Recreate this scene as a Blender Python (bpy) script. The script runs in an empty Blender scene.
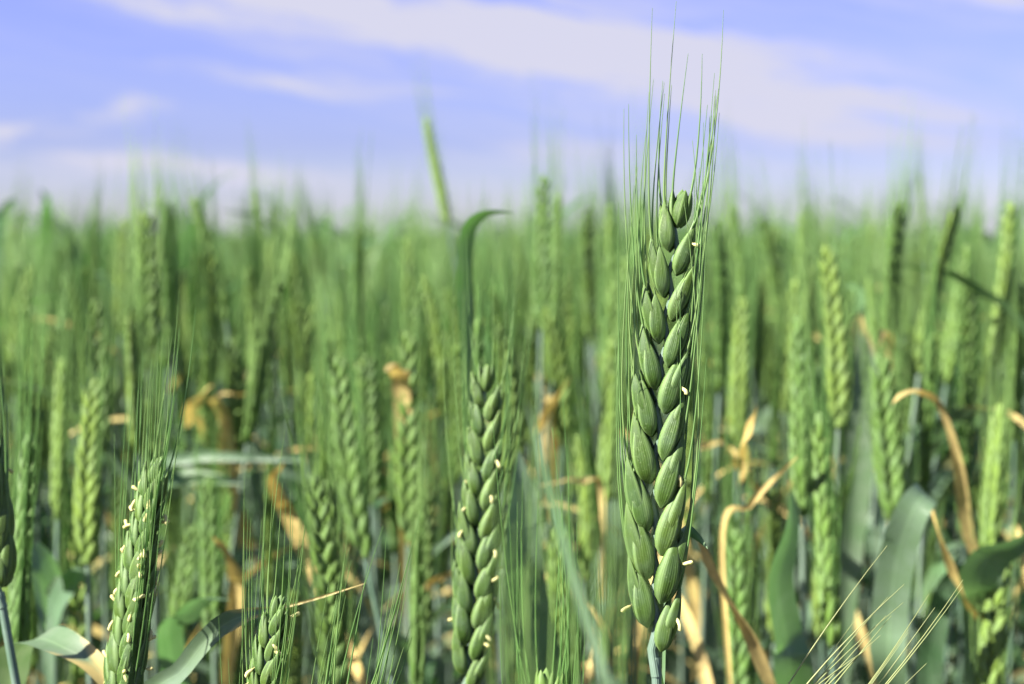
import bpy, math, random
import numpy as np

C = bpy.context.scene
COL = C.collection
R = math.radians

# ------------------------------------------------------------------ camera, sky, sun, exposure
FPX = 1024 * 50.0 / 36.0
PITCH = math.atan(107.0 / FPX)
CAM = np.array([0.0, 0.0, 0.80])
FWD = np.array([0.0, math.cos(PITCH), -math.sin(PITCH)])
UP = np.array([0.0, math.sin(PITCH), math.cos(PITCH)])
RT = np.array([1.0, 0.0, 0.0])
FOCUS = 0.297

cd = bpy.data.cameras.new('camera')
cam = bpy.data.objects.new('camera', cd)
COL.objects.link(cam)
cam.location = CAM
cam.rotation_euler = (R(90) - PITCH, 0, 0)
cd.lens = 50
cd.sensor_width = 36
cd.clip_start = 0.01
cd.clip_end = 2000
cd.dof.use_dof = True
cd.dof.focus_distance = FOCUS
cd.dof.aperture_fstop = 15.0
C.camera = cam

SUN_TO = np.array([-0.85, -0.33, 0.72])
SUN_TO = SUN_TO / np.linalg.norm(SUN_TO)
SUN_EL = math.asin(SUN_TO[2])
SUN_AZ = math.atan2(SUN_TO[0], SUN_TO[1])          # from +Y, clockwise towards +X

world = bpy.data.worlds.new('World')
C.world = world
world.use_nodes = True
nt = world.node_tree
nt.nodes.clear()


def N(t, kind, **kw):
    n = t.nodes.new(kind)
    for k, v in kw.items():
        setattr(n, k, v)
    return n


def put(sock, v):
    if hasattr(v, 'is_linked') or hasattr(v, 'links'):
        sock.id_data.links.new(v, sock)
    else:
        sock.default_value = v


def math_node(t, op, a, b=0.0, clamp=False):
    n = N(t, 'ShaderNodeMath', operation=op, use_clamp=clamp)
    put(n.inputs[0], a)
    put(n.inputs[1], b)
    return n.outputs[0]


def mix_col(t, fac, a, b, mode='MIX'):
    n = N(t, 'ShaderNodeMix', data_type='RGBA', blend_type=mode)
    put(n.inputs[0], fac)
    put(n.inputs[6], a)
    put(n.inputs[7], b)
    return n.outputs[2]


def ramp(t, fac, stops):
    r = N(t, 'ShaderNodeValToRGB')
    el = r.color_ramp.elements
    while len(el) < len(stops):
        el.new(.5)
    for e, (p, c) in zip(el, stops):
        e.position = p
        e.color = c if len(c) == 4 else (*c, 1)
    t.links.new(fac, r.inputs[0])
    return r.outputs[0]


def build_sky():
    t = nt
    out = N(t, 'ShaderNodeOutputWorld')
    bg = N(t, 'ShaderNodeBackground')
    STR = 0.058
    bg.inputs['Strength'].default_value = STR
    sky = N(t, 'ShaderNodeTexSky', sky_type='NISHITA')
    sky.sun_disc = False
    sky.sun_elevation = SUN_EL
    sky.sun_rotation = SUN_AZ
    sky.air_density = 1.0
    sky.dust_density = 0.6
    sky.ozone_density = 2.0
    tc = N(t, 'ShaderNodeTexCoord')
    sp = N(t, 'ShaderNodeSeparateXYZ')
    t.links.new(tc.outputs['Generated'], sp.inputs[0])
    az = math_node(t, 'ARCTAN2', sp.outputs[0], sp.outputs[1])
    el = math_node(t, 'ARCSINE', sp.outputs[2])
    # the low sky is paler but no brighter than the blue above it
    low = ramp(t, math_node(t, 'MULTIPLY', el, 1.0 / R(30), True), [(0.0, (.60, .63, .86)), (.12, (.455, .435, .76)), (.35, (.60, .50, .89)), (1.0, (.58, .53, .66))])
    tinted = mix_col(t, 1.0, sky.outputs[0], low, 'MULTIPLY')
    cb = N(t, 'ShaderNodeCombineXYZ')
    t.links.new(az, cb.inputs[0])
    t.links.new(el, cb.inputs[1])
    # wind-drawn distortion of the cloud field
    mp = N(t, 'ShaderNodeMapping', vector_type='TEXTURE')
    mp.inputs['Scale'].default_value = (1 / 5.0, 1 / 18.0, 1)
    mp.inputs['Rotation'].default_value = (0, 0, R(-10))
    t.links.new(cb.outputs[0], mp.inputs[0])
    nz = N(t, 'ShaderNodeTexNoise')
    nz.inputs['Scale'].default_value = 1.6
    nz.inputs['Detail'].default_value = 5
    nz.inputs['Roughness'].default_value = 0.62
    t.links.new(mp.outputs[0], nz.inputs['Vector'])
    sub = N(t, 'ShaderNodeVectorMath', operation='SUBTRACT')
    t.links.new(nz.outputs['Color'], sub.inputs[0])
    sub.inputs[1].default_value = (0.5, 0.5, 0.5)
    mul = N(t, 'ShaderNodeVectorMath', operation='MULTIPLY')
    t.links.new(sub.outputs[0], mul.inputs[0])
    mul.inputs[1].default_value = (0.12, 0.032, 0)
    add = N(t, 'ShaderNodeVectorMath', operation='ADD')
    t.links.new(cb.outputs[0], add.inputs[0])
    t.links.new(mul.outputs[0], add.inputs[1])
    P = add.outputs[0]
    # cirrus streaks: (azimuth, elevation, half length, half width, tilt, amount) in degrees
    streaks = [
        (-5.5, 8.6, 17.0, 2.3, -8, .85), (3.5, 7.3, 13.0, 2.3, -8, .80), (9.5, 5.8, 13.0, 2.2, -9, .95), (13.5, 4.6, 8.0, 1.6, -10, .5),
        (-8.3, 6.1, 6.5, .65, -6, .85), (-14.5, 2.55, 9.5, .85, -2, 1.35), (-14.5, 9.2, 7.0, .8, -9, .7),
        (-7.0, 2.0, 7.0, .9, -1, .42), (-15.5, 4.6, 2.6, .6, 12, 1.2), (-19.8, 3.95, 2.2, .6, 14, 1.3),
        (2.0, 3.3, 7.5, .9, 3, .5), (7.0, 2.6, 8.0, 1.3, 0, .38), (13.5, 9.9, 4.0, 1.1, -14, .75),
        (18.6, 9.3, 4.5, 1.7, -9, .8), (0.0, .7, 30.0, 1.6, 0, .28), (-2.0, 12.5, 16.0, 2.6, -9, .8),
        (3.0, 7.2, 22.0, 5.2, -8, .42), (-9.0, 9.6, 9.0, 1.0, -9, .45), (24.0, 5.0, 6.0, 1.2, -10, .6), (-28.0, 5.0, 8.0, 1.4, -6, .6)]
    total = None
    for a, e, la, lb, tilt, amt in streaks:
        m = N(t, 'ShaderNodeMapping', vector_type='TEXTURE')
        m.inputs['Location'].default_value = (R(a), R(e), 0)
        m.inputs['Rotation'].default_value = (0, 0, R(tilt))
        m.inputs['Scale'].default_value = (R(la), R(lb), 1)
        t.links.new(P, m.inputs[0])
        g = N(t, 'ShaderNodeTexGradient', gradient_type='QUADRATIC_SPHERE')
        t.links.new(m.outputs[0], g.inputs[0])
        s = math_node(t, 'POWER', g.outputs['Fac'], 0.6)
        s = math_node(t, 'MULTIPLY', s, amt)
        total = s if total is None else math_node(t, 'ADD', total, s)
    # thin high cirrus over the rest of the sky
    mp2 = N(t, 'ShaderNodeMapping', vector_type='TEXTURE')
    mp2.inputs['Scale'].default_value = (1 / 2.0, 1 / 24.0, 1)
    mp2.inputs['Rotation'].default_value = (0, 0, R(-10))
    t.links.new(P, mp2.inputs[0])
    n2 = N(t, 'ShaderNodeTexNoise')
    n2.inputs['Scale'].default_value = 2.2
    n2.inputs['Detail'].default_value = 7
    n2.inputs['Roughness'].default_value = 0.6
    t.links.new(mp2.outputs[0], n2.inputs['Vector'])
    fib = ramp(t, n2.outputs['Fac'], [(.33, (0, 0, 0)), (.68, (1, 1, 1))])
    mp3 = N(t, 'ShaderNodeMapping', vector_type='TEXTURE')
    mp3.inputs['Scale'].default_value = (1 / 6.0, 1 / 75.0, 1)
    mp3.inputs['Rotation'].default_value = (0, 0, R(-9))
    t.links.new(P, mp3.inputs[0])
    n3 = N(t, 'ShaderNodeTexNoise')
    n3.inputs['Scale'].default_value = 2.0
    n3.inputs['Detail'].default_value = 5
    t.links.new(mp3.outputs[0], n3.inputs['Vector'])
    fib = math_node(t, 'ADD', math_node(t, 'MULTIPLY', fib, 1.05), math_node(t, 'MULTIPLY', math_node(t, 'SUBTRACT', n3.outputs['Fac'], .5), .9))
    total = math_node(t, 'MULTIPLY', math_node(t, 'ADD', math_node(t, 'MULTIPLY', total, .92), .09), math_node(t, 'ADD', math_node(t, 'MULTIPLY', fib, 1.5), .12))
    total = math_node(t, 'MINIMUM', math_node(t, 'MAXIMUM', total, 0.0), 0.95)
    cloud = (0.182 / STR, 0.181 / STR, 0.217 / STR, 1)
    col = mix_col(t, total, tinted, cloud)
    t.links.new(col, bg.inputs['Color'])
    t.links.new(bg.outputs[0], out.inputs[0])


build_sky()

sd = bpy.data.lights.new('sun', 'SUN')
sd.energy = 4.6
sd.angle = R(0.53)
sd.color = (1.0, 0.955, 0.86)
sun = bpy.data.objects.new('sun', sd)
COL.objects.link(sun)
from mathutils import Vector
sun.rotation_euler = Vector(SUN_TO).to_track_quat('Z', 'Y').to_euler()
sun.location = (-6, -3, 8)

C.view_settings.view_transform = 'Standard'
C.view_settings.look = 'None'
C.view_settings.gamma = 1
C.view_settings.use_curve_mapping = False
C.view_settings.exposure = 1.98
C.render.engine = 'CYCLES'
C.cycles.max_bounces = 8
C.cycles.transparent_max_bounces = 8
C.cycles.use_denoising = True


def at(px, py, d):
    """Point seen at that place of the photograph, d metres in front of the lens."""
    return CAM + RT * ((px - 512) / FPX * d) + UP * ((342 - py) / FPX * d) + FWD * d


# ------------------------------------------------------------------ materials
def base_mat(name):
    m = bpy.data.materials.new(name)
    m.use_nodes = True
    t = m.node_tree
    t.nodes.clear()
    out = N(t, 'ShaderNodeOutputMaterial')
    return m, t, out


def principled(t, col, rough, spec=0.4, **kw):
    p = N(t, 'ShaderNodeBsdfPrincipled')
    put(p.inputs['Base Color'], col)
    put(p.inputs['Roughness'], rough)
    p.inputs['Specular IOR Level'].default_value = spec
    for k, v in kw.items():
        p.inputs[k].default_value = v
    return p


def tint_source(t, stuff):
    if stuff:
        a = N(t, 'ShaderNodeAttribute', attribute_name='tint')
        return a.outputs['Fac']
    return N(t, 'ShaderNodeObjectInfo').outputs['Random']


def noise(t, scale, detail=3, rough=.55, vec='Object', stretch=None):
    tc = N(t, 'ShaderNodeTexCoord')
    v = tc.outputs[vec]
    if stretch:
        mp = N(t, 'ShaderNodeMapping', vector_type='TEXTURE')
        mp.inputs['Scale'].default_value = stretch
        t.links.new(v, mp.inputs[0])
        v = mp.outputs[0]
    n = N(t, 'ShaderNodeTexNoise')
    n.inputs['Scale'].default_value = scale
    n.inputs['Detail'].default_value = detail
    n.inputs['Roughness'].default_value = rough
    t.links.new(v, n.inputs['Vector'])
    return n.outputs['Fac']


def uv_split(t):
    u = N(t, 'ShaderNodeUVMap', uv_map='UVMap')
    s = N(t, 'ShaderNodeSeparateXYZ')
    t.links.new(u.outputs[0], s.inputs[0])
    return s.outputs[0], s.outputs[1]


def hull_material(name, stuff=False, fine=True, pale=False):
    m, t, out = base_mat(name)
    tint = tint_source(t, stuff)
    if fine:
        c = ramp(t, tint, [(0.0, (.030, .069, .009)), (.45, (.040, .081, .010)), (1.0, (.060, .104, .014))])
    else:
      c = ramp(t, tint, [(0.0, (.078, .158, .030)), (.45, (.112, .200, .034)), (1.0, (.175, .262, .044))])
    if pale:
        c = (.20, .30, .085, 1)  # one even paler tone, sunlight painted into the husk colour
    u, v = uv_split(t)
    # pale papery keel and margins, waxy bloom patches
    ce = math_node(t, 'ABSOLUTE', math_node(t, 'SUBTRACT', u, 0.5))
    if True:
        edge = ramp(t, ce, [(0.0, (1, 1, 1)), (.012, (.9, .9, .9)), (.030, (0, 0, 0)), (0.165, (0, 0, 0)), (.215, (1, 1, 1)), (.27, (1, 1, 1)), (.34, (0, 0, 0))])
        c = mix_col(t, math_node(t, 'MULTIPLY', edge, .50), c, (.19, .29, .10, 1))
    if fine:
        # fine parallel veins along the hull
        w = math_node(t, 'SINE', math_node(t, 'MULTIPLY', math_node(t, 'ADD', u, math_node(t, 'MULTIPLY', noise(t, 200.0, 2), .012)), 190.0))
        w = math_node(t, 'MULTIPLY', math_node(t, 'ADD', w, 1.0), .5)
        w = math_node(t, 'POWER', w, 3.0)
        c = mix_col(t, math_node(t, 'MULTIPLY', w, .06), c, (.19, .27, .10, 1))
    n = noise(t, 260.0 if fine else 120, 3)
    b = ramp(t, n, [(.42, (0, 0, 0)), (.72, (1, 1, 1))])
    c = mix_col(t, math_node(t, 'MULTIPLY', b, .45), c, (.075, .122, .068, 1) if fine else (.12, .185, .10, 1))
    tip = ramp(t, v, [(0.0, (.8, .8, .8)), (.12, (0, 0, 0)), (.70, (0, 0, 0)), (1.0, (1, 1, 1))])
    c = mix_col(t, math_node(t, 'MULTIPLY', tip, .32), c, (.17, .27, .08, 1))
    rr = noise(t, 900.0, 2)
    sp_ = ramp(t, noise(t, 1700.0, 1), [(.62, (0, 0, 0)), (.74, (1, 1, 1))])
    c = mix_col(t, math_node(t, 'MULTIPLY', sp_, .30), c, (.18, .25, .11, 1))
    rough = math_node(t, 'ADD', math_node(t, 'MULTIPLY', rr, .25), .42)
    p = principled(t, c, rough, .22)
    if fine:
        p.inputs['Subsurface Weight'].default_value = .22
        p.inputs['Subsurface Radius'].default_value = (.6, 1.0, .25)
        p.inputs['Subsurface Scale'].default_value = .0012
        bmp = N(t, 'ShaderNodeBump')
        bmp.inputs['Strength'].default_value = .18
        bmp.inputs['Distance'].default_value = .0003
        t.links.new(math_node(t, 'ADD', w, math_node(t, 'MULTIPLY', rr, .7)), bmp.inputs['Height'])
        t.links.new(bmp.outputs[0], p.inputs['Normal'])
        t.links.new(p.outputs[0], out.inputs[0])
    else:
        tr = N(t, 'ShaderNodeBsdfTranslucent')
        put(tr.inputs[0], mix_col(t, 1.0, c, (1.2, 1.55, .7, 1), 'MULTIPLY'))
        ms = N(t, 'ShaderNodeMixShader')
        ms.inputs[0].default_value = .18
        t.links.new(p.outputs[0], ms.inputs[1])
        t.links.new(tr.outputs[0], ms.inputs[2])
        t.links.new(ms.outputs[0], out.inputs[0])
    return m


def blade_material(name, c0, c1, trans, rough, spec=.4, stuff=False, veins=True, dry_tip=None, patch=None, through=(1.15, 1.6, .7, 1)):
    m, t, out = base_mat(name)
    tint = tint_source(t, stuff)
    c = ramp(t, tint, [(0.0, c0), (1.0, c1)])
    u, v = uv_split(t)
    if patch:
        n = noise(t, 70, 4, .6)
        c = mix_col(t, ramp(t, n, [(.4, (0, 0, 0)), (.7, (.8, .8, .8))]), c, (*patch, 1))
    if dry_tip:
        n = noise(t, 90, 3)
        vv = math_node(t, 'ADD', v, math_node(t, 'MULTIPLY', math_node(t, 'SUBTRACT', n, .5), .25))
        e = math_node(t, 'ABSOLUTE', math_node(t, 'SUBTRACT', u, .5))
        vv = math_node(t, 'ADD', vv, math_node(t, 'MULTIPLY', e, .35))
        c = mix_col(t, ramp(t, vv, [(dry_tip - .06, (0, 0, 0)), (dry_tip + .06, (1, 1, 1))]), c, (.50, .40, .15, 1))
    hgt = None
    if veins:
        w = math_node(t, 'SINE', math_node(t, 'MULTIPLY', u, 95.0))
        w = math_node(t, 'MULTIPLY', math_node(t, 'ADD', w, 1.0), .5)
        c = mix_col(t, math_node(t, 'MULTIPLY', w, .32), c, mix_col(t, 1.0, c, (1.7, 1.6, 1.8, 1), 'MULTIPLY'))
        rib = math_node(t, 'ABSOLUTE', math_node(t, 'SUBTRACT', u, .5))
        rb = ramp(t, rib, [(0.0, (1, 1, 1)), (.045, (0, 0, 0))])
        c = mix_col(t, math_node(t, 'MULTIPLY', rb, .4), c, mix_col(t, 1.0, c, (1.9, 1.8, 1.8, 1), 'MULTIPLY'))
        hgt = w
    p = principled(t, c, rough, spec)
    if hgt is not None:
        bmp = N(t, 'ShaderNodeBump')
        bmp.inputs['Strength'].default_value = .25
        bmp.inputs['Distance'].default_value = .0003
        t.links.new(hgt, bmp.inputs['Height'])
        t.links.new(bmp.outputs[0], p.inputs['Normal'])
    tr = N(t, 'ShaderNodeBsdfTranslucent')
    put(tr.inputs[0], mix_col(t, 1.0, c, through, 'MULTIPLY'))
    ms = N(t, 'ShaderNodeMixShader')
    ms.inputs[0].default_value = trans
    t.links.new(p.outputs[0], ms.inputs[1])
    t.links.new(tr.outputs[0], ms.inputs[2])
    t.links.new(ms.outputs[0], out.inputs[0])
    return m


M = {
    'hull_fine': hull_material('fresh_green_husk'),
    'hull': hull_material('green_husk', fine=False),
    'hull_s': hull_material('green_husk_far', True, False),
    'hull_pale': hull_material('painted_sunlit_husk', fine=False, pale=True),  # husk of the lone tall ear, its sunlit look put into the colour
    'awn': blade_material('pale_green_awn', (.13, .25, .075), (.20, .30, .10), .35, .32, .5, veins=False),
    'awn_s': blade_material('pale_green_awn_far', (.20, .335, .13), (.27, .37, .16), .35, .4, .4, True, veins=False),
    'awn_gold': blade_material('straw_green_awn', (.26, .30, .12), (.30, .32, .13), .25, .32, .5, veins=False),
    'stem': blade_material('waxy_stem', (.075, .135, .088), (.13, .19, .125), .06, .42, .45, patch=(.16, .21, .18)),
    'stem_s': blade_material('waxy_stem_far', (.075, .135, .088), (.13, .19, .125), .06, .5, .3, True, veins=False),
    'leaf': blade_material('blue_green_leaf', (.060, .130, .058), (.095, .175, .070), .28, .38, .5, patch=(.13, .185, .12)),
    'leaf_pale': blade_material('pale_waxy_leaf', (.10, .175, .095), (.12, .19, .10), .28, .42, .5, patch=(.16, .225, .16)),
    'leaf_tip': blade_material('leaf_with_dry_tip', (.08, .15, .07), (.11, .17, .09), .26, .42, .4, patch=(.14, .20, .15), dry_tip=.80, through=(1.15, 1.3, .8, 1)),
    'leaf_edge': blade_material('leaf_with_dry_edge', (.10, .17, .08), (.12, .18, .09), .26, .42, .4, patch=(.17, .22, .15), dry_tip=.85, through=(1.15, 1.3, .8, 1)),
    'leaf_s': blade_material('blue_green_leaf_far', (.060, .130, .058), (.095, .175, .070), .28, .5, .3, True, veins=False),
    'dry': blade_material('dried_tan_leaf', (.50, .39, .13), (.60, .49, .20), .25, .6, .25, patch=(.24, .17, .07), through=(1.1, 1.05, .7, 1)),
    'dry_s': blade_material('dried_tan_leaf_far', (.50, .39, .13), (.60, .49, .20), .25, .6, .2, True, veins=False, through=(1.1, 1.0, .8, 1)),
    'anther': blade_material('cream_anther', (.58, .52, .22), (.66, .60, .30), .2, .6, .3, veins=False),
}


def soil_material():
    m, t, out = base_mat('field_soil')
    n = noise(t, 9.0, 8, .65)
    c = ramp(t, n, [(.3, (.045, .034, .022)), (.6, (.085, .064, .040)), (.8, (.13, .10, .06))])
    n2 = noise(t, .7, 3)
    c = mix_col(t, ramp(t, n2, [(.45, (0, 0, 0)), (.65, (.5, .5, .5))]), c, (.06, .075, .03, 1))
    p = principled(t, c, .95, .1)
    b = N(t, 'ShaderNodeBump')
    b.inputs['Strength'].default_value = .8
    b.inputs['Distance'].default_value = .02
    t.links.new(n, b.inputs['Height'])
    t.links.new(b.outputs[0], p.inputs['Normal'])
    t.links.new(p.outputs[0], out.inputs[0])
    return m


M['soil'] = soil_material()


# ------------------------------------------------------------------ mesh building
class MB:
    """Collects quads / tris with UVs and material slots, then links ONE mesh object."""

    def __init__(self):
        self.v, self.f, self.uv, self.mi = [], [], [], []
        self.n = 0

    def grid(self, pts, uvs, mi=0):
        """pts: (rows, cols, 3) sheet."""
        r, c = pts.shape[:2]
        idx = np.arange(r * c).reshape(r, c) + self.n
        q = np.stack([idx[:-1, :-1], idx[:-1, 1:], idx[1:, 1:], idx[1:, :-1]], -1).reshape(-1, 4)
        self.v.append(pts.reshape(-1, 3))
        self.uv.append(uvs.reshape(-1, 2))
        self.f.append(q)
        self.mi.append(np.full(len(q), mi, np.int32))
        self.n += r * c

    def arrays(self):
        return np.concatenate(self.v), np.concatenate(self.uv), np.concatenate(self.f), np.concatenate(self.mi)

    def mesh(self, name, mats, origin=None, tint=None):
        v, uv, f, mi = self.arrays()
        if origin is not None:
            v = v - np.asarray(origin)
        return mesh_from(name, v, uv, f, mi, mats, tint)


def mesh_from(name, v, uv, f, mi, mats, tint=None):
    me = bpy.data.meshes.new(name)
    me.vertices.add(len(v))
    me.vertices.foreach_set('co', np.ascontiguousarray(v, np.float32).ravel())
    me.loops.add(len(f) * 4)
    me.loops.foreach_set('vertex_index', np.ascontiguousarray(f, np.int32).ravel())
    me.polygons.add(len(f))
    me.polygons.foreach_set('loop_start', np.arange(0, len(f) * 4, 4, dtype=np.int32))
    me.polygons.foreach_set('material_index', np.ascontiguousarray(mi, np.int32))
    me.polygons.foreach_set('use_smooth', np.ones(len(f), bool))
    ul = me.uv_layers.new(name='UVMap')
    ul.data.foreach_set('uv', np.ascontiguousarray(uv[f.ravel()], np.float32).ravel())
    if tint is not None:
        a = me.attributes.new('tint', 'FLOAT', 'POINT')
        a.data.foreach_set('value', np.ascontiguousarray(tint, np.float32))
    for m in mats:
        me.materials.append(m)
    me.update(calc_edges=True)
    return me


def link(name, me, parent=None, loc=(0, 0, 0)):
    o = bpy.data.objects.new(name, me)
    COL.objects.link(o)
    o.location = loc
    if parent is not None:
        o.parent = parent
    return o


def unit(a):
    a = np.asarray(a, float)
    return a / (np.linalg.norm(a) + 1e-12)


def perp(n, a):
    """n made perpendicular to a."""
    n = np.asarray(n, float)
    return unit(n - a * np.dot(n, a))


def tube(mb, pts, radii, sides=5, mi=0):
    pts = np.asarray(pts, float)
    k = len(pts)
    tan = np.gradient(pts, axis=0)
    tan /= np.linalg.norm(tan, axis=1)[:, None] + 1e-12
    n = perp((0.3, 1, 0.1) if abs(tan[0][1]) < .8 else (1, 0, 0), tan[0])
    th = np.linspace(0, 2 * math.pi, sides + 1)
    out = np.zeros((k, sides + 1, 3))
    uv = np.zeros((k, sides + 1, 2))
    for i in range(k):
        n = perp(n, tan[i])
        b = np.cross(tan[i], n)
        out[i] = pts[i] + radii[i] * (np.cos(th)[:, None] * n + np.sin(th)[:, None] * b)
        uv[i, :, 0] = th / (2 * math.pi)
        uv[i, :, 1] = i / (k - 1)
    mb.grid(out, uv, mi)


def hull(mb, base, d, nrm, L, W, D, rings=9, seg=10, bow=.0, curl=.0, keel=.18, mi=0, fat=.40, off=0.0):
    """A boat-shaped, pointed husk: base point, axis direction d, bulge direction nrm."""
    d = unit(d)
    nrm = perp(nrm, d)
    x = np.cross(d, nrm)
    t = np.linspace(0, 1, rings)
    t = t ** .92
    a = .58
    b = a * (1 - fat) / fat
    prof = (t ** a) * ((1 - t) ** b) / ((fat ** a) * ((1 - fat) ** b))
    prof[-1] = 0.02
    prof[0] = .12
    th = np.linspace(-math.pi / 2, 1.5 * math.pi, seg + 1)
    s, c = np.sin(th), np.cos(th)
    kb = keel * np.exp(-((th - math.pi / 2 - off) / .22) ** 2)
    yy = np.where(s > 0, s, .45 * s)
    P = np.zeros((rings, seg + 1, 3))
    uv = np.zeros((rings, seg + 1, 2))
    for i in range(rings):
        cen = base + d * (L * t[i]) + nrm * (bow * L * math.sin(math.pi * t[i]) + curl * L * t[i] ** 3)
        P[i] = cen + (W * .5 * prof[i]) * c[:, None] * x + (D * prof[i]) * (yy + kb)[:, None] * nrm
        uv[i, :, 0] = np.linspace(0, 1, seg + 1) - off / (2 * math.pi)
        uv[i, :, 1] = t[i]
    mb.grid(P, uv, mi)
    return base + d * L + nrm * (curl * L)


def bez(p0, p1, p2, p3, n):
    t = np.linspace(0, 1, n)[:, None]
    p0, p1, p2, p3 = map(lambda q: np.asarray(q, float), (p0, p1, p2, p3))
    return (1 - t) ** 3 * p0 + 3 * (1 - t) ** 2 * t * p1 + 3 * (1 - t) * t ** 2 * p2 + t ** 3 * p3


def smooth_path(P, n):
    """Catmull-Rom through the points, resampled to n."""
    P = np.asarray(P, float)
    Q = np.vstack([2 * P[0] - P[1], P, 2 * P[-1] - P[-2]])
    k = len(P) - 1
    out = []
    for s in np.linspace(0, k - 1e-6, n):
        i = int(s)
        u = s - i
        a, b, c, d = Q[i], Q[i + 1], Q[i + 2], Q[i + 3]
        out.append(.5 * ((2 * b) + (c - a) * u + (2 * a - 5 * b + 4 * c - d) * u * u + (3 * b - a - 3 * c + d) * u ** 3))
    return np.array(out)


def ribbon(mb, path, width, nrm0, fold=.25, twist=0.0, cols=5, mi=0, wprof=None, wavy=0.0, seed=0, blunt=False):
    """A leaf blade: path, greatest width, a normal to start from."""
    rng = random.Random(seed)
    path = np.asarray(path, float)
    k = len(path)
    tan = np.gradient(path, axis=0)
    tan /= np.linalg.norm(tan, axis=1)[:, None] + 1e-12
    n = perp(nrm0, tan[0])
    P = np.zeros((k, cols, 3))
    uv = np.zeros((k, cols, 2))
    ph = rng.uniform(0, 6.28)
    s = np.linspace(-1, 1, cols)
    for i in range(k):
        n = perp(n, tan[i])
        t = i / (k - 1)
        ang = twist * t
        x = np.cross(tan[i], n)
        nn = n * math.cos(ang) + x * math.sin(ang)
        xx = np.cross(tan[i], nn)
        w = width * .5 * (wprof(t) if wprof else min(1.0, .35 + t * 3.2) * (1 - t ** 3.0) ** .8 + .015)
        lift = fold * w * (np.abs(s) ** 1.4) + wavy * w * np.sin(ph + t * 17 + s * 1.4)
        P[i] = path[i] + (s * w)[:, None] * xx + lift[:, None] * nn
        uv[i, :, 0] = (s + 1) / 2
        uv[i, :, 1] = t
    mb.grid(P, uv, mi)


# ------------------------------------------------------------------ the wheat ear
AWN_UP = .35
AWN_KEEP = 1.0


def awn_path(p, d, A, S, L, rng, n=8, spread=.10):
    up = AWN_UP
    """A bristle that leaves a husk tip along d and swings up to run along the ear."""
    lean = A + S * (spread + rng.uniform(-.12, .10)) + np.array([rng.uniform(-1, 1), rng.uniform(-1, 1), 0]) * .05
    lean = unit(lean * (1 - up) + np.array([0, 0, up]))
    kd = rng.uniform(.06, .24)
    p1 = p + d * L * kd
    p3 = p + (d * kd * .5 + lean * (1 - kd * .5)) * L
    p2 = p + d * L * kd + lean * L * .45
    return bez(p, p1, p2, p3, n)


def ear_curve(base, tip, bow, n=60):
    base, tip = np.asarray(base, float), np.asarray(tip, float)
    mid = (base + tip) / 2 + np.asarray(bow, float)
    t = np.linspace(0, 1, n)[:, None]
    return (1 - t) ** 2 * base + 2 * (1 - t) * t * (2 * mid - (base + tip) / 2) + t ** 2 * tip


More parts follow.
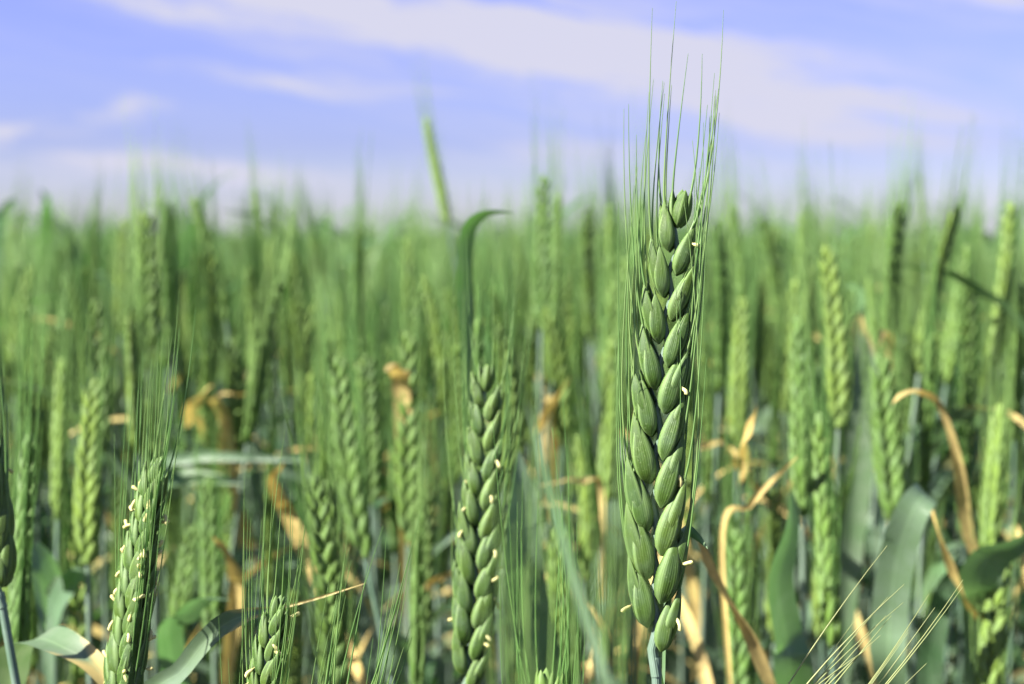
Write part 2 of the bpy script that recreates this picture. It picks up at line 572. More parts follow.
def spikelet_parts(mb, o, A, S, F, k, rng, lod, terminal=False, awn_len=.06, spread=.1):
    """Fills mb with the husks of one spikelet; returns the bristle paths and anther spots."""
    awns, spots = [], []
    j = lambda a: rng.uniform(-a, a)
    mm = .001 * k
    if lod == 2:
        hi = dict(rings=12, seg=18)
    elif lod == 1:
        hi = dict(rings=6, seg=8)
    else:
        hi = dict(rings=4, seg=5)
    if terminal:
        d = unit(A + F * .05)
        hull(mb, o, d, F, 12.5 * mm, 5.6 * mm, 2.3 * mm, curl=.03, **hi)
        if lod > 0:
            hull(mb, o - F * .8 * mm, unit(A + S * .10), -F, 12 * mm, 5.2 * mm, 2.0 * mm, **hi)
            for sg in (1, -1):
                tp = hull(mb, o + S * sg * .9 * mm, unit(A + S * sg * .16), S * sg + F * .3, 12.5 * mm, 4.0 * mm, 1.7 * mm, **hi)
                awns.append(awn_path(tp - A * .6 * mm, unit(A + S * sg * .1), A, S * sg, awn_len * .72, rng, spread=spread * .5))
        else:
            awns.append(awn_path(o + A * .011, A, A, S, awn_len * .6, rng, spread=spread * .3))
        return awns, spots
    if lod == 0:
        sg = 1 if rng.random() < .5 else -1
        d = unit(A + S * .34 + F * sg * .12)
        tp = hull(mb, o + S * 1.2 * mm, d, S * .8 + F * sg * .6, 12.5 * mm, 6.6 * mm, 3.1 * mm, keel=0, **hi)
        for q in (1, -1):
            awns.append(awn_path(tp, unit(A + S * .3), A, S + F * q * .6, awn_len * rng.uniform(.8, 1.1), rng, 4, spread))
        return awns, spots
    # inner florets filling the heart of the spikelet
    tq = hull(mb, o + S * 1.2 * mm, unit(A + S * (.22 + j(.03))), S, 11.0 * mm, 4.2 * mm, 1.7 * mm, **hi)
    if lod == 2 and rng.random() < .9:
        awns.append(awn_path(tq, unit(A + S * .4), A, S, awn_len * rng.uniform(.6, 1.05), rng, 9, spread + .03))
    for sg in (1, -1):
        # outer floret with the long bristle, half hidden behind the glume
        d = unit(A + S * (.33 + j(.07)) + F * sg * (.07 + j(.03)))
        b = o + S * (1.75 + j(.2)) * mm + F * sg * (.95 + j(.15)) * mm + A * .8 * mm
        tp = hull(mb, b, d, S * .9 + F * sg * .55, (15.0 + j(1.0)) * mm, (4.2 + j(.4)) * mm, 1.8 * mm, curl=-.05, keel=.30, fat=.36, **hi)
        if lod == 2 or rng.random() < .85:
            awns.append(awn_path(tp - d * .9 * mm, unit(A + S * .30 + F * sg * .05), A, S + F * sg * .4, awn_len * rng.uniform(.6, 1.12), rng, 9 if lod == 2 else 5, spread))
        spots.append((b + d * 7.5 * mm + (S * .9 + F * sg) * 1.3 * mm, unit(S + F * sg * .4 + A * rng.uniform(-.2, .8))))
        # the plump glume that faces the viewer
        kv = 1 + j(.08)
        d = unit(A + S * (.21 + j(.07)) + F * sg * (.05 + j(.04)))
        b = o + S * (1.35 + j(.2)) * mm + F * sg * (1.2 + j(.15)) * mm - A * .4 * mm
        tp = hull(mb, b, d, F * sg + S * (.42 + j(.12)), (13.0 + j(.8)) * mm * kv, (4.8 + j(.4)) * mm * kv, (2.0 + j(.2)) * mm,
                  curl=-.02, keel=.38, off=(.5 if sg > 0 else -.5) * rng.uniform(.5, 1.4) * (1 if np.dot(np.cross(A, S), F) > 0 else -1), fat=.36, **hi)
        if lod == 2:
            # the glume's short beak
            tube(mb, [tp - d * 1.0 * mm, tp + d * .4 * mm, tp + d * 1.9 * mm + S * .3 * mm], [.34 * mm, .24 * mm, .06 * mm], 5, 0)
    return awns, spots


def ear_frames(curve, S0, n):
    """n stations from the base up, with the ear's axis A, side S and front F at each."""
    tan = np.gradient(curve, axis=0)
    tan /= np.linalg.norm(tan, axis=1)[:, None]
    seg = np.linalg.norm(np.diff(curve, axis=0), axis=1)
    cum = np.concatenate([[0], np.cumsum(seg)])
    total = cum[-1]
    out = []
    for i in range(n):
        s = total * (.015 + .865 * i / (n - 1))
        q = np.array([np.interp(s, cum, curve[:, a]) for a in range(3)])
        A = unit([np.interp(s, cum, tan[:, a]) for a in range(3)])
        S = perp(S0, A)
        out.append((q, A, S, np.cross(A, S)))
    return out, total


def size_at(i, n):
    t = i / (n - 1)
    return min(1.04, .86 + 1.6 * t) * (1.0 - .33 * max(0, (t - .25) / .75) ** 1.2)


def to_viewer_side(base, phi, A):
    """Side direction of the ear: phi = 0 shows both rows of spikelets to the camera."""
    view = perp(CAM - base, A)
    x = np.cross(view, A)
    return unit(-x * math.cos(phi) + view * math.sin(phi))


def stem_path(base, A, ground, n=12):
    base = np.asarray(base, float)
    h = base[2]
    g = np.array([ground[0], ground[1], 0.0])
    return bez(g, g + np.array([0, 0, h * .45]), base - A * h * .35, base, n)


def thing(name, label, cat, loc, group=None):
    o = bpy.data.objects.new(name, None)
    COL.objects.link(o)
    o.empty_display_size = .02
    o.location = loc
    o['label'] = label
    o['category'] = cat
    if group:
        o['group'] = group
    return o


def set_group(o, g):
    if g:
        o['group'] = g


def build_stalk(label, tip, base, bow=(0, 0, 0), phi=0.0, lod=1, nsp=19, k=1.0, awn_len=.06, spread=.1,
                leaves=(), seed=1, anthers=0, group=None, lean=.25, awn_mat='awn', ground=None, husk=None):
    """One wheat stalk standing on the soil: stem, ear (spikelets and bristles), leaves."""
    rng = random.Random(seed)
    tip, base = np.asarray(tip, float), np.asarray(base, float)
    curve = ear_curve(base, tip, bow)
    A0 = unit(curve[1] - curve[0])
    if ground is None:
        ground = base[:2] - A0[:2] * base[2] * lean
    org = np.array([ground[0], ground[1], 0.0])
    root = thing('wheat_stalk', label, 'wheat', org, group)
    sp = stem_path(base, A0, ground, 16)
    mb = MB()
    rad = np.linspace(.0019, .00105, len(sp))
    tube(mb, sp, rad, 8)
    link('stem', mb.mesh('stem', [M['stem']], org), root)
    S0 = to_viewer_side(base, phi, unit(tip - base))
    fr, total = ear_frames(curve, S0, nsp)
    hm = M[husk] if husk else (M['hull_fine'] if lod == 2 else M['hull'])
    if lod == 2:
        mb = MB()
        zz = np.array([q + S * (.0007 * (1 if i % 2 else -1)) for i, (q, A, S, F) in enumerate(fr)])
        tube(mb, np.vstack([base - A0 * .004, zz]), np.linspace(.0012, .0006, len(zz) + 1), 8)
        link('rachis', mb.mesh('rachis', [M['stem']], org), root)
    else:
        mb = MB()
        ab = MB()
        tube(mb, [f[0] for f in fr], np.linspace(.0012, .0006, len(fr)), 5)
    for i, (q, A, S, F) in enumerate(fr):
        side = 1 if i % 2 == 0 else -1
        kk = k * size_at(i, nsp)
        term = i == nsp - 1
        if lod == 2:
            sb = MB()
            aw, spots = spikelet_parts(sb, q, A, S * side, F, kk, rng, 2, term, awn_len * (1.05 - .38 * i / (nsp - 1)), spread)
            so = link('spikelet', sb.mesh('spikelet', [hm], org), root)
            for p in aw:
                if rng.random() > AWN_KEEP:
                    continue
                b = MB()
                tube(b, p, np.linspace(.00027, .00005, len(p)) * k, 5)
                link('awn', b.mesh('awn', [M[awn_mat]], org), so)
            for (p, d) in spots:
                for rep_ in range(2):
                    if rng.random() > anthers * .75:
                        continue
                    b = MB()
                    q0 = p + A * rng.uniform(-.004, .002) + S * side * rng.uniform(-.001, .0004)
                    dd = unit(d * rng.uniform(.15, .8) + A * rng.uniform(-1.4, .3) + F * rng.uniform(-.5, .5))
                    ll = rng.uniform(.0017, .0026)
                    e = q0 + dd * ll
                    tube(b, [q0 - d * .0016 + A * .0008, q0 - d * .0003 + A * .0005, q0], [.00008, .00007, .00006], 4)
                    tube(b, [q0 - dd * .0002, q0 + dd * .0003, q0 + dd * ll * .5 + d * .0002, e - dd * .0003, e], [.0001, .0004, .00042, .00046, .00012], 6)
                    link('anther', b.mesh('anther', [M['anther']], org), so)
        else:
            aw, spots = spikelet_parts(mb, q, A, S * side, F, kk, rng, lod, term, awn_len, spread)
            for p in aw:
                tube(ab, p, np.linspace(.00024, .00006, len(p)) * k, 3)
    if lod != 2:
        eo = link('ear', mb.mesh('ear', [hm], org), root)
        link('beard', ab.mesh('beard', [M[awn_mat]], org), eo)
    for lf in leaves:
        add_leaf(root, org, sp, **lf)
    return root


def add_leaf(root, org, sp, pts, w=.012, mat='leaf', nrm=(0, -1, .3), fold=.25, twist=0.0, wavy=.06, h=None, seed=3, label=None, wprof=None):
    """A blade that leaves the stem near its first point and runs through the others."""
    P = [np.asarray(p, float) for p in pts]
    if h is None:
        h = min(P[0][2] - .01, sp[-1][2] - .015)
    i = int(np.argmin(np.abs(sp[:, 2] - h)))
    a = sp[i]
    path = smooth_path([a] + P, 30)
    mb = MB()
    ribbon(mb, path, w, nrm, fold, twist, 7, 0, wprof, wavy, seed)
    o = link('leaf', mb.mesh('leaf', [M[mat]], org), root)
    if label:
        o['label'] = label
    return o


# ------------------------------------------------------------------ the ground
def build_ground():
    me = bpy.data.meshes.new('ground')
    s = 600
    me.from_pydata([(-s, -s, 0), (s, -s, 0), (s, s, 0), (-s, s, 0)], [], [(0, 1, 2, 3)])
    me.materials.append(M['soil'])
    o = link('ground', me)
    o['kind'] = 'structure'
    o['label'] = 'dark soil of the wheat field under the stalks'


build_ground()

# ------------------------------------------------------------------ the stalks one can point at
PX = lambda *p: [at(*q) for q in p]


def stalk_px(label, tip, base, **kw):
    bow = kw.pop('bow', (0, 0))            # sideways bow in the picture's pixels at the ear's depth
    d = (tip[2] + base[2]) / 2
    b = RT * (bow[0] / FPX * d) + UP * (bow[1] / FPX * d)
    return build_stalk(label, at(*tip), at(*base), bow=b, **kw)


# the sharp ear in front
stalk_px('large sharp green wheat ear in front, its long awns reaching the top of the sky', (685, 172, .306), (656, 657, .296), bow=(-11, 0), phi=.10,
         lod=2, nsp=19, k=1.0, awn_len=.062, spread=.04, seed=11, anthers=.22, lean=.02,
         leaves=[dict(pts=PX((661, 690, .303), (664, 600, .307), (671, 548, .306), (683, 529, .302), (696, 536, .298), (708, 549, .296)), w=.0030, mat='leaf', fold=.4, wavy=0, nrm=(.5, -.8, 0))])
AWN_KEEP = .5
# the second ear, softly blurred
stalk_px('plump green wheat ear just left of the sharp front ear, slightly soft', (486, 352, .385), (466, 694, .375), bow=(4, 0), phi=.20,
         lod=2, nsp=21, k=.90, awn_len=.058, spread=.07, seed=23, anthers=.22, lean=.10)
# left: flowering ear seen narrow side on
stalk_px('flowering wheat ear with cream anthers hanging along its left edge', (160, 452, .325), (120, 745, .315), bow=(-6, 0), phi=1.0,
         lod=2, nsp=21, k=.80, awn_len=.058, spread=.08, seed=37, anthers=1.1, lean=.12)
stalk_px('wheat ear cut by the left picture edge above a blue grey stem', (-46, 275, .36), (0, 592, .35), bow=(-4, 0), phi=.4,
         lod=2, nsp=20, k=1.0, awn_len=.055, spread=.1, seed=41, anthers=.1, lean=-.02)
stalk_px('low wheat ear at the bottom with a fan of awns leaning right', (281, 588, .305), (246, 880, .30), bow=(-6, 0), phi=.7,
         lod=2, nsp=20, k=.68, awn_len=.05, spread=.10, seed=53, anthers=.75, lean=.2,
         leaves=[dict(pts=PX((140, 740, .34), (185, 668, .335), (215, 632, .333), (243, 616, .33), (300, 603, .33), (366, 583, .33)), w=.0048, mat='leaf_tip', fold=.4, twist=.2, nrm=(-.4, -1, .5),
                      wprof=lambda t: (1.0 if t < .62 else max(.12, 1 - (t - .62) * 5.5)) * (1 - .9 * max(0, t - .9) * 10) + .01,
                      label='long green leaf withering to a thin tan tip', h=.62)])

# ------------------------------------------------------------------ ears below the frame whose awns rise into it
AWN_UP = 0
stalk_px('low ear below the frame whose straw coloured awns slant up right', (805, 735, .30), (690, 870, .295), phi=.5, lod=2, nsp=15, k=1.0, awn_len=.058, spread=.0, seed=61, lean=.4, awn_mat='awn_gold')
AWN_UP = .15
stalk_px('low ear below the frame with steep green awns left of the plump soft ear', (352, 700, .30), (290, 940, .295), phi=.4, lod=2, nsp=18, k=.9, awn_len=.056, spread=.03, seed=67, lean=.3)
AWN_UP, AWN_KEEP = .35, 1.0
stalk_px('blurred ear close to the lens with soft awns left of the sharp front ear', (566, 770, .19), (580, 1150, .185), phi=.3, lod=1, nsp=18, awn_len=.056, spread=.05, seed=71, lean=.05,
         leaves=[dict(pts=PX((640, 820, .165), (604, 684, .168), (572, 580, .171), (545, 480, .174), (526, 400, .177)), w=.0030, mat='leaf', nrm=(1, -.55, 0), fold=.2, wavy=0, h=.60)])
stalk_px('low soft ear with thin upright awns between the plump ear and the sharp front ear', (545, 668, .33), (545, 980, .33), phi=.5, lod=1, nsp=18, awn_len=.058, spread=.05, seed=73, lean=.05)

# ------------------------------------------------------------------ ears one can tell apart behind the sharp one
G = None
tan = dict(mat='dry', fold=.25, wavy=.4)
MID = [
    # label, tip, base, options
    ('tall slanted pale ear standing alone high against the sky', (424, 112, 1.05), (448, 226, 1.05), dict(phi=.9, bow=(0, 0), lean=.10, k=.74, husk='hull_pale')),
    ('ear with pale lit grains down its left side, behind the fan of awns', (338, 346, .56), (366, 560, .55), dict(phi=.3, bow=(-5, 0), k=.82)),
    ('soft upright ear under the round tan leaf scrap', (408, 318, .60), (408, 545, .60), dict(phi=.25)),
    ('soft ear with its base at the bottom edge, left of the pointed awn tips', (325, 470, .52), (338, 700, .52), dict(phi=.6)),
    ('dark slanting ear left of centre whose broad tip breaks the skyline', (190, 192, .88), (226, 322, .88), dict(phi=.8, bow=(4, 0))),
    ('pointed ear on the skyline left of the dark slanting ear', (142, 203, .95), (146, 330, .95), dict(phi=1.2)),
    ('dark narrow ear beside the pointed skyline ear', (124, 213, .98), (121, 335, .98), dict(phi=.4)),
    ('slim ear poking above the skyline right of the dark slanting ear', (253, 182, 1.05), (268, 300, 1.05), dict(phi=1.3)),
    ('tall dark ear of a close pair on the skyline', (543, 166, .78), (541, 330, .78), dict(phi=.5)),
    ('shorter ear of the close pair on the skyline', (558, 184, .80), (554, 350, .80), dict(phi=1.2)),
    ('dark shaded ear between the skyline pair and the sharp ear', (586, 212, .88), (592, 345, .88), dict(phi=-.4)),
    ('bright ear tip just left of the sharp ear', (641, 195, .72), (636, 330, .72), dict(phi=1.1)),
    ('soft ear on the skyline just right of the sharp ear', (731, 196, .85), (748, 340, .85), dict(phi=1.0)),
    ('slim skyline ear above the pale ear right of the sharp ear', (801, 206, .90), (806, 345, .90), dict(phi=1.2)),
    ('pale dotted ear right of the sharp ear', (797, 305, .58), (802, 520, .58), dict(phi=.9)),
    ('dark ear with shaded right side, tip at the skyline', (824, 236, .62), (838, 430, .62), dict(phi=.1, bow=(4, 0))),
    ('pale ear running down to the bottom, right of the tan crumpled leaf', (818, 400, .50), (832, 650, .50), dict(phi=1.0)),
    ('crisp ear with herringbone grains above the folded blue leaf', (880, 350, .58), (897, 528, .58), dict(phi=.15, k=.90, nsp=20, bow=(-2, 0))),
    ('thin pale tall ear alone above the skyline at right', (919, 168, 1.35), (926, 262, 1.35), dict(phi=1.4)),
    ('ear with a dark right edge under the skyline', (968, 238, .80), (946, 385, .80), dict(phi=.7)),
    ('large leaning ear by the right picture edge, tip above the skyline', (1010, 192, .72), (992, 368, .72), dict(phi=.8, bow=(4, 0))),
    ('soft ear above the pale bent leaf at the right', (1000, 400, .55), (988, 560, .55), dict(phi=.9)),
    ('low soft ear with upright awns in the bottom right corner', (1000, 556, .50), (984, 760, .50), dict(phi=.5, k=.78)),
    ('soft ear above a bare blue grey stem at the left', (96, 372, .52), (88, 566, .52), dict(phi=.6, bow=(-3, 0))),
    ('soft ear left of the bare blue grey stem', (62, 352, .60), (58, 520, .60), dict(phi=1.1)),
    ('broad soft green ear reaching the bottom near the left edge', (30, 420, .42), (14, 700, .42), dict(phi=1.3)),
    ('ear above the long blurred blue leaf', (132, 300, .70), (138, 455, .70), dict(phi=.9)),
    ('soft ear over the dry curled leaf at left', (232, 330, .75), (238, 470, .75), dict(phi=.4)),
    ('dark shaded ear right of the lit grains', (366, 348, .66), (372, 505, .66), dict(phi=.1)),
    ('soft ear below the bent dark leaf on the skyline', (479, 305, .52), (473, 545, .52), dict(phi=1.3)),
    ('soft ear left of the plump soft ear, near the skyline', (408, 232, .82), (414, 370, .82), dict(phi=.2)),
    ('soft pale ear behind the front awns', (612, 330, .66), (606, 505, .66), dict(phi=.8)),
    ('soft ear just right of the sharp ear in the middle', (742, 290, .70), (738, 450, .70), dict(phi=.4)),
    ('low soft ear right of the foot of the sharp ear', (736, 520, .50), (742, 740, .50), dict(phi=.6)),
    ('soft low ear between the flowering ear and the bottom fan of awns', (208, 470, .58), (214, 650, .58), dict(phi=.7)),
    ('low soft ear right of the plump soft ear', (556, 520, .56), (562, 720, .56), dict(phi=.3)),
    ('low ear left of the plump soft ear, half in shade', (426, 480, .64), (420, 640, .64), dict(phi=-.2)),
]
# leaves carried by some of them: index -> list of leaf options
W = lambda *p: PX(*p)
LEAVES = {
    # bent dark flag leaf on the skyline
    29: [dict(pts=W((466, 330, .50), (464, 262, .49), (469, 228, .485), (482, 214, .48), (498, 211, .475), (516, 213, .47)), w=.0060, mat='leaf', fold=.15, twist=0, nrm=(.35, -.93, 0), wavy=0, h=.70,
              label='dark leaf bent over just above the skyline')],
    # folded blue leaf
    17: [dict(pts=W((893, 690, .50), (890, 620, .49), (897, 560, .48), (912, 512, .47), (926, 494, .475), (918, 506, .50), (898, 520, .51)), w=.0125, mat='leaf_pale', nrm=(-.5, -1, .3), fold=.15, wavy=.03, h=.55,
              label='broad blue green leaf folded over at its top'),
         dict(pts=W((930, 700, .55), (935, 630, .54), (950, 580, .53), (975, 560, .52)), w=.010, mat='leaf', nrm=(-.3, -1, .2), fold=.2, h=.52)],
    # the tan arch at the right and its strip
    21: [dict(pts=W((985, 600, .55), (968, 530, .54), (957, 455, .52), (940, 404, .51), (920, 391, .50), (902, 394, .49), (892, 404, .485)), w=.0044, nrm=(-.7, -.7, .2), seed=5, h=.60, label='dry tan leaf arching over', **tan),
         dict(pts=W((985, 640, .53), (968, 604, .50), (953, 570, .49), (940, 535, .48), (930, 502, .48)), w=.0042, nrm=(-.7, -.7, .2), seed=6, h=.57, label='dry tan strip hanging', **tan),
         dict(pts=W((985, 620, .52), (978, 585, .50), (990, 556, .49), (1015, 545, .48), (1040, 530, .47)), w=.016, mat='leaf_pale', nrm=(-.3, -1, .5), fold=.2, h=.58, label='pale bent leaf')],
    # crumpled tan leaf and its strips
    32: [dict(pts=W((742, 478, .62), (748, 462, .55), (744, 445, .51), (751, 428, .49), (757, 405, .48)), w=.0070, seed=7, h=.685, nrm=(-.6, -.8, 0), label='crumpled dry tan leaf', **tan)],
    33: [dict(pts=W((722, 548, .485), (750, 505, .475), (775, 478, .47), (798, 456, .46)), w=.0022, seed=8, h=.60, nrm=(-.4, -.8, .4), label='dry tan strip', **tan),
         dict(pts=W((800, 745, .46), (774, 690, .44), (752, 640, .43), (730, 600, .42), (712, 568, .415), (700, 540, .41), (688, 528, .405)), w=.0042, seed=9, nrm=(-.5, -.85, .3), h=.45, label='dry tan strip slanting behind the sharp ear', **tan)],
    12: [dict(pts=W((740, 470, .66), (728, 450, .65), (712, 444, .64), (698, 450, .63)), w=.007, seed=10, h=.63, nrm=(0, -.6, 1), label='dry tan leaf tip', **tan)],
    14: [dict(pts=W((793, 700, .48), (786, 640, .47), (778, 580, .46), (790, 530, .46), (792, 490, .46)), w=.015, mat='leaf_pale', nrm=(.3, -1, .2), fold=.2, h=.52, label='pale upright leaf blade')],
    15: [dict(pts=W((858, 470, .62), (862, 420, .62), (866, 370, .62), (858, 330, .62), (860, 312, .62)), w=.013, mat='leaf_edge', nrm=(0, -1, .1), fold=.2, h=.58)],
    # left leaves
    4: [dict(pts=W((210, 430, .78), (190, 418, .76), (196, 398, .74), (214, 384, .72)), w=.010, seed=14, h=.62, nrm=(0, -1, .3), label='dry tan curl', **tan)],
    27: [dict(pts=W((226, 425, .74), (212, 396, .72), (236, 394, .71), (262, 388, .70)), w=.006, seed=15, h=.62, nrm=(0, -.5, 1), label='dry tan strip', **tan)],
    26: [dict(pts=W((160, 480, .66), (190, 458, .65), (240, 457, .64), (312, 461, .63)), w=.006, mat='leaf_pale', seed=16, h=.60, nrm=(0, -.7, 1), fold=.2),
         dict(pts=W((150, 500, .66), (185, 478, .66), (250, 484, .65)), w=.011, mat='leaf', seed=17, h=.58, nrm=(0, -.7, 1), fold=.2)],
    24: [dict(pts=W((55, 560, .52), (36, 575, .50), (42, 585, .48), (44, 640, .46)), w=.014, mat='leaf_pale', seed=18, h=.62, nrm=(-.2, -1, .2), fold=.2, label='pale upright leaf tip'),
         dict(pts=W((50, 640, .55), (60, 600, .54), (76, 578, .53), (88, 574, .52)), w=.012, mat='leaf_pale', seed=19, h=.58, nrm=(-.3, -1, .5), fold=.2)],
    25: [dict(pts=W((10, 690, .40), (16, 655, .385), (38, 640, .37), (66, 648, .36), (96, 668, .355), (128, 715, .35)), w=.012, mat='leaf_edge', seed=20, h=.665, nrm=(0, -.6, 1), fold=.25, twist=.4, label='leaf with withered tan edges drooping right')],
    34: [dict(pts=W((236, 600, .56), (236, 575, .55), (226, 550, .54), (212, 536, .53)), w=.006, seed=21, h=.58, nrm=(0, -1, .3), label='dry tan tip', **tan),
         dict(pts=W((170, 650, .50), (185, 615, .49), (205, 598, .48), (232, 600, .47)), w=.011, mat='leaf_pale', seed=22, h=.56, nrm=(0, -.7, 1), fold=.2)],
    1: [dict(pts=W((300, 540, .60), (280, 500, .60), (272, 480, .59), (284, 462, .58)), w=.006, seed=24, h=.60, nrm=(0, -1, .3), label='dry tan tip', **tan)],
    2: [dict(pts=W((402, 400, .60), (398, 372, .58), (392, 364, .57), (386, 372, .56)), w=.0075, seed=25, h=.62, nrm=(0, -1, .3), label='round tan leaf scrap', **tan),
        dict(pts=W((392, 690, .55), (394, 650, .54), (404, 640, .53), (424, 650, .52)), w=.012, mat='leaf_pale', seed=26, h=.56, nrm=(0, -.5, 1), fold=.3)],
    36: [dict(pts=W((420, 590, .60), (432, 582, .58), (458, 570, .56)), w=.005, seed=27, h=.60, nrm=(0, -.8, .6), label='dry tan strip', **tan)],
    9: [dict(pts=W((556, 400, .75), (538, 430, .72), (552, 402, .70), (572, 376, .69)), w=.006, seed=28, h=.65, nrm=(0, -1, .3), label='dry tan strip', **tan)],
    31: [dict(pts=W((600, 490, .62), (580, 482, .60), (560, 482, .59), (540, 486, .58)), w=.0042, seed=29, h=.62, nrm=(0, -.5, 1), label='dry tan strip', **tan)],
    35: [dict(pts=W((545, 690, .50), (530, 620, .49), (522, 560, .48), (522, 500, .48), (518, 450, .48)), w=.016, mat='leaf_pale', seed=30, h=.56, nrm=(.2, -1, .1), fold=.2, label='broad pale upright leaf')],
}
for i, (label, tip, base, kw) in enumerate(MID):
    kw = dict(dict(lod=1, k=.74, nsp=22, awn_len=.058, spread=.06), **kw)
    stalk_px(label, tip, base, seed=200 + i, leaves=LEAVES.get(i, ()), **kw)

# ------------------------------------------------------------------ the crop behind: kinds of stalk, made once at the origin
HT = .78            # tip height of the kinds


def stalk_kind(seed, lod):
    """Arrays of one stalk: {'stem','ear','beard','leaf'...} each an MB, standing at the origin."""
    rng = random.Random(seed)
    el = rng.uniform(.075, .098)
    az = rng.uniform(0, 6.28)
    ln = abs(rng.gauss(0, .10)) + .02
    ax = unit([math.cos(az) * ln, math.sin(az) * ln, 1])
    tip = np.array([math.cos(az), math.sin(az), 0]) * ln * .35 + np.array([0, 0, HT])
    base = tip - ax * el
    bow = np.array([math.cos(az), math.sin(az), 0]) * -.004 * rng.random()
    curve = ear_curve(base, tip, bow)
    sp = stem_path(base, unit(curve[1] - curve[0]), (0, 0), 9 if lod else 5)
    out = []
    mb = MB()
    tube(mb, sp, np.linspace(.002, .0011, len(sp)), 6 if lod else 3)
    out.append(('stem', 'stem', mb))
    ph = rng.uniform(0, 6.28)
    n = rng.randint(20, 23) if lod else 17
    fr, tot = ear_frames(curve, np.array([math.cos(ph), math.sin(ph), 0]), n)
    mb, ab = MB(), MB()
    for i, (q, A, S, F) in enumerate(fr):
        sd = 1 if i % 2 == 0 else -1
        aw, _ = spikelet_parts(mb, q, A, S * sd, F, size_at(i, n) * rng.uniform(.64, .82) * (1 if lod else 1.1), rng, lod, i == n - 1, rng.uniform(.045, .06), .07)
        for p in aw:
            tube(ab, p, np.linspace(.00027, .00007, len(p)), 3)
    out.append(('ear', 'hull', mb))
    out.append(('beard', 'awn', ab))
    nl = rng.choice([2, 3, 3]) if lod else 3
    for q in range(nl):
        z = rng.uniform(.46, .63) if q == 0 else rng.uniform(.18, .50)
        i = int(np.argmin(np.abs(sp[:, 2] - z)))
        a = sp[i]
        ps = rng.uniform(0, 6.28)
        L = rng.uniform(.11, .20)
        up = rng.uniform(.15, .5)
        end = rng.uniform(1.2, 2.9)
        pts = [a]
        m = 14 if lod else 6
        for s in range(m):
            g = up + (end - up) * ((s / (m - 1)) ** 1.6)
            pts.append(pts[-1] + np.array([math.cos(ps) * math.sin(g), math.sin(ps) * math.sin(g), math.cos(g)]) * L / m)
        r = rng.random()
        dry = r < (.14 if q == 0 else .22)
        mat = 'dry' if dry else ('leaf' if lod == 0 else ('leaf_tip' if r < .42 else 'leaf'))
        lb = MB()
        ribbon(lb, smooth_path(pts, len(pts) * (2 if lod else 1)), (rng.uniform(.004, .008) if dry else rng.uniform(.010, .016)), np.array([-math.cos(ps) * .8, -math.sin(ps) * .8, .6]), .3,
               rng.uniform(-1.4, 1.4) if dry else rng.uniform(-.6, .6), 5 if lod else 3, 0, None, .2 if dry else .05, seed + q)
        out.append(('leaf', mat, lb))
    return dict(parts=out, curve=curve, stem=sp)


KINDS = [stalk_kind(1000 + i, 1) for i in range(16)]
LOWS = [stalk_kind(1000 + i, 0) for i in range(16)]


def spindle_kind(seed):
    """A far stalk: stem, a knobbly ear and a few bristles, a few dozen faces."""
    rng = random.Random(seed)
    mb = MB()
    ln, az = abs(rng.gauss(0, .12)), rng.uniform(0, 6.28)
    ax = unit([math.cos(az) * ln, math.sin(az) * ln, 1])
    tip = np.array([math.cos(az) * ln * .3, math.sin(az) * ln * .3, HT])
    tube(mb, [tip - ax * .6, tip - ax * .085], [.006, .0025], 3, 2)
    k = np.linspace(0, 1, 8)
    tube(mb, [tip - ax * .09 * (1 - q) for q in k], [.0012 + .0058 * math.sin(math.pi * min(1, q * .9 + .12)) * (1.12 if j % 2 else .86) for j, q in enumerate(k)], 5, 0)
    for j in range(6):
        a = rng.uniform(0, 6.28)
        o = np.array([math.cos(a), math.sin(a), 0])
        s = tip - ax * rng.uniform(0, .07)
        tube(mb, [s + o * .004, s + ax * .03 + o * .009, s + ax * rng.uniform(.045, .065) + o * .012], [.0005, .0004, .0001], 3, 1)
    for q in range(2):
        a = rng.uniform(0, 6.28)
        o = np.array([math.cos(a), math.sin(a), 0])
        s = tip - ax * rng.uniform(.16, .3)
        ribbon(mb, [s, s + o * .03 + ax * .06, s + o * .08 + ax * .07, s + o * .13 + ax * .02], .015, -o, .3, 0, 3, 3)
    return mb.arrays()


SPINDLES = [spindle_kind(5000 + i) for i in range(10)]

# where stalks stand
rs = random.Random(77)
spots = []


def scatter(y0, y1, per_m2, side, lo=0.0):
    """Jittered positions in the wedge the lens looks along, widened to both sides."""
    step = 1.0 / math.sqrt(per_m2)
    y = y0
    while y < y1:
        half = .38 * y + side
        x = -half
        while x < half:
            spots.append((x + rs.uniform(-.48, .48) * step, y + rs.uniform(-.48, .48) * step))
            x += step
        y += step


scatter(.66, 3.2, 700, .35)
def place_of(s):
    x, y, a, k, kind = s
    c, n = math.cos(a), math.sin(a)
    Rm = np.array([[c, -n, 0], [n, c, 0], [0, 0, 1]]) * k
    return lambda P: P @ Rm.T + np.array([x, y, 0])


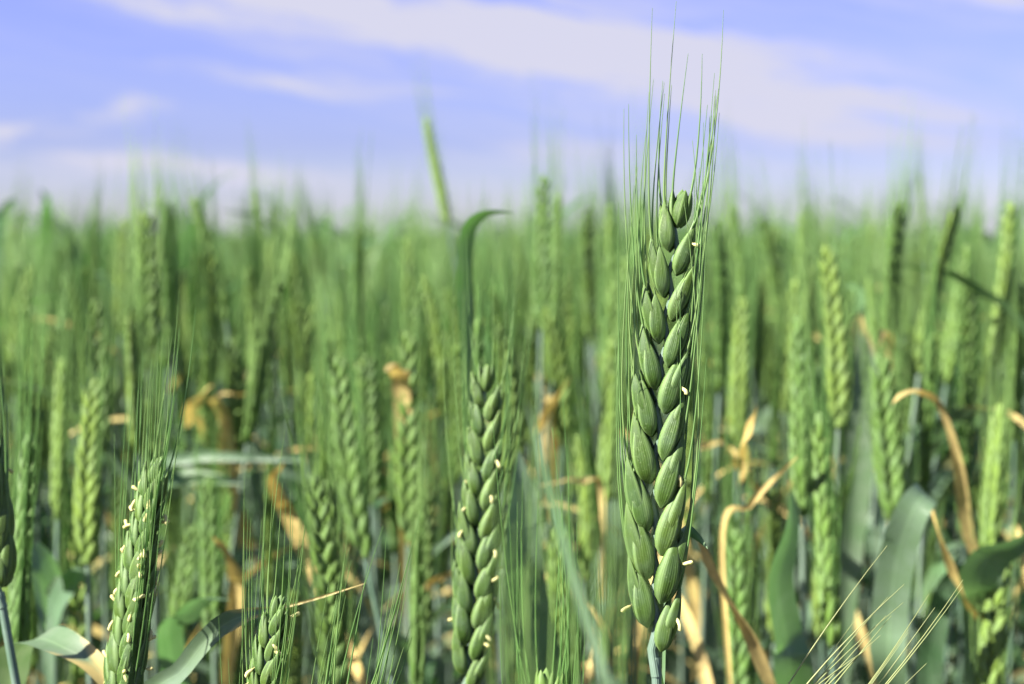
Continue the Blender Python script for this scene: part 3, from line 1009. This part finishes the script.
near = []
for _ in range(80):
    y = rs.uniform(.40, .66)
    x = rs.uniform(-.42, .42) * y
    px_tip = rs.uniform(420, 650)
    px_x = 512 + x / y * FPX
    if any(a < px_x < b for a, b in ((85, 262), (420, 540), (570, 740), (800, 1100))):
        continue
    z = at(512, px_tip, y)[2]
    if abs(x - .035) < .022 + .03 * y and y < .5:
        continue
    near.append((x, y, rs.uniform(0, 6.28), z / HT, rs.randrange(16)))
for (x, y) in spots:
    kind = rs.randrange(16)
    h = CAM[2] - .041 + rs.gauss(0, .034)
    if rs.random() < .16:
        h -= rs.uniform(.04, .14)
    h = min(h, CAM[2] + .006 + .020 * y)
    ang = rs.uniform(0, 6.28)
    q = place_of((x, y, ang, h / HT, kind))(KINDS[kind]['curve'])[-1] - CAM
    qx, qy = 512 + q[0] / (q @ FWD) * FPX, 342 - (q @ UP) / (q @ FWD) * FPX
    if (410 < qx < 470 and qy < 262 and y < 1.5) or (455 < qx < 520 and qy < 240 and y < 1.2):
        continue
    near.append((x, y, ang, h / HT, kind))


def proj(p):
    q = np.asarray(p) - CAM
    d = q @ FWD
    return 512 + (q @ RT) / d * FPX, 342 - (q @ UP) / d * FPX, d


# which of them show most: a coarse front-to-back count of the picture each ear and stem covers
GW, GH = 512, 342
seen_map = np.zeros((GH, GW), bool)
score = {}
order = sorted(range(len(near)), key=lambda i: near[i][1])
for i in order:
    s = near[i]
    tf = place_of(s)
    K = KINDS[s[4]]
    n_new = 0
    for P, wid in ((tf(K['curve'][::3]), .0065), (tf(K['stem']), .0022)):
        px, py, d = proj(P)
        for q in range(len(P) - 1):
            r = wid / max(d[q], .05) * FPX / 2
            m = max(1, int(abs(py[q + 1] - py[q]) / 2))
            for u in range(m):
                cx = (px[q] + (px[q + 1] - px[q]) * u / m) / 2
                cy = int((py[q] + (py[q + 1] - py[q]) * u / m) / 2)
                if 0 <= cy < GH:
                    a, b = int(max(0, cx - r)), int(min(GW, cx + r + 1))
                    if b > a:
                        row = seen_map[cy, a:b]
                        n_new += int((~row).sum())
                        row[:] = True
    score[i] = n_new
ranked = sorted(score, key=lambda i: -score[i])
N_THINGS = 300 - 9 - len(MID) - 2
picked = [i for i in ranked[:N_THINGS] if score[i] > 10]
picked_set = set(picked)


def where_label(s):
    tf = place_of(s)
    c = tf(KINDS[s[4]]['curve'])
    (x1, y1, d1), (x0, y0, d0) = proj(c[-1]), proj(c[0])
    lean = 'upright' if abs(x1 - x0) < 7 else ('left leaning' if x1 < x0 else 'right leaning')
    sky = y1 < 222
    if sky:
        hgt = 'breaking the skyline'
    elif y1 < 262:
        hgt = 'level with the skyline'
    else:
        hgt = 'below the skyline'
    if x1 < 215:
        pl = 'at the far left of the field'
    elif x1 < 436:
        pl = 'left of the tall slanted ear'
    elif x1 < 655:
        pl = 'between tall slanted and sharp ears'
    elif x1 < 840:
        pl = 'just right of the sharp ear'
    else:
        pl = 'at the far right of the field'
    size = 'soft' if d1 < 1.1 else ('small' if d1 < 1.7 else 'tiny')
    return f'{size} {lean} wheat ear {hgt}, {pl}', f'blurred wheat stalks {pl}'


protos = {}
for n, i in enumerate(picked):
    s = near[i]
    x, y, a, k, kind = s
    label, grp = where_label(s)
    root = thing('wheat_stalk', label, 'wheat', (x, y, 0), grp)
    root.rotation_euler = (0, 0, a)
    root.scale = (k, k, k)
    if kind not in protos:
        made = []
        ear = None
        for name, mat, mb in KINDS[kind]['parts']:
            me = mb.mesh(name, [M[mat]])
            o = link(name, me, ear if name == 'beard' else root)
            if name == 'ear':
                ear = o
            made.append(o)
        protos[kind] = made
    else:
        ear = None
        for o in protos[kind]:
            c = o.copy()
            COL.objects.link(c)
            c.parent = ear if o.name.startswith('beard') else root
            if o.name.startswith('ear'):
                ear = c


def merge(name, items, mats, label):
    """One mesh out of many (arrays, transform, tint)."""
    V, U, F, I, T = [], [], [], [], []
    n = 0
    for (v, u, f, mi), tf, tint in items:
        V.append(tf(v))
        U.append(u)
        F.append(f + n)
        I.append(mi)
        T.append(np.full(len(v), tint))
        n += len(v)
    me = mesh_from(name, np.concatenate(V), np.concatenate(U), np.concatenate(F), np.concatenate(I), [M[m] for m in mats], np.concatenate(T))
    o = link(name, me)
    o['kind'] = 'stuff'
    o['label'] = label
    return o


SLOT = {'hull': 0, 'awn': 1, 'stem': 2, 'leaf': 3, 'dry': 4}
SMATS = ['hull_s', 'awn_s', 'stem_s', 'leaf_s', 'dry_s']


def flat(kind):
    b = MB()
    for name, mat, mb in kind['parts']:
        v, u, f, mi = mb.arrays()
        b.v.append(v)
        b.uv.append(u)
        b.f.append(f + b.n)
        b.mi.append(np.full(len(f), SLOT[mat], np.int32))
        b.n += len(v)
    return b.arrays()


FLAT = [flat(k) for k in LOWS]
items = [(FLAT[s[4]], place_of(s), rs.random()) for i, s in enumerate(near) if i not in picked_set]
# the standing crop beside the camera that shades the lower leaves
for _ in range(330):
    y = rs.uniform(-.25, .68)
    side = -1 if rs.random() < .62 else 1
    x = side * (.40 * max(y, 0) + rs.uniform(.24, .75))
    s = (x, y, rs.uniform(0, 6.28), (CAM[2] - .03 + rs.gauss(0, .025)) / HT, rs.randrange(16))
    items.append((FLAT[s[4]], place_of(s), rs.random()))
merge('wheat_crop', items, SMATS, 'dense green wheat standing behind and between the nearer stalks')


def far_items(y0, y1, per_m2, side, sd):
    global spots
    spots = []
    scatter(y0, y1, per_m2, side)
    r = []
    for (x, y) in spots:
        s = (x, y, rs.uniform(0, 6.28), (CAM[2] - .084 + rs.gauss(0, sd)) / HT, rs.randrange(10))
        r.append((SPINDLES[s[4]], place_of(s), rs.random()))
    return r


far = far_items(3.2, 8, 300, .7, .032) + far_items(8, 22, 45, 1.5, .035) + far_items(22, 70, 6, 4, .035)
merge('distant_wheat_crop', far, ['hull_s', 'awn_s', 'stem_s', 'leaf_s'], 'far blurred wheat making the even green skyline')
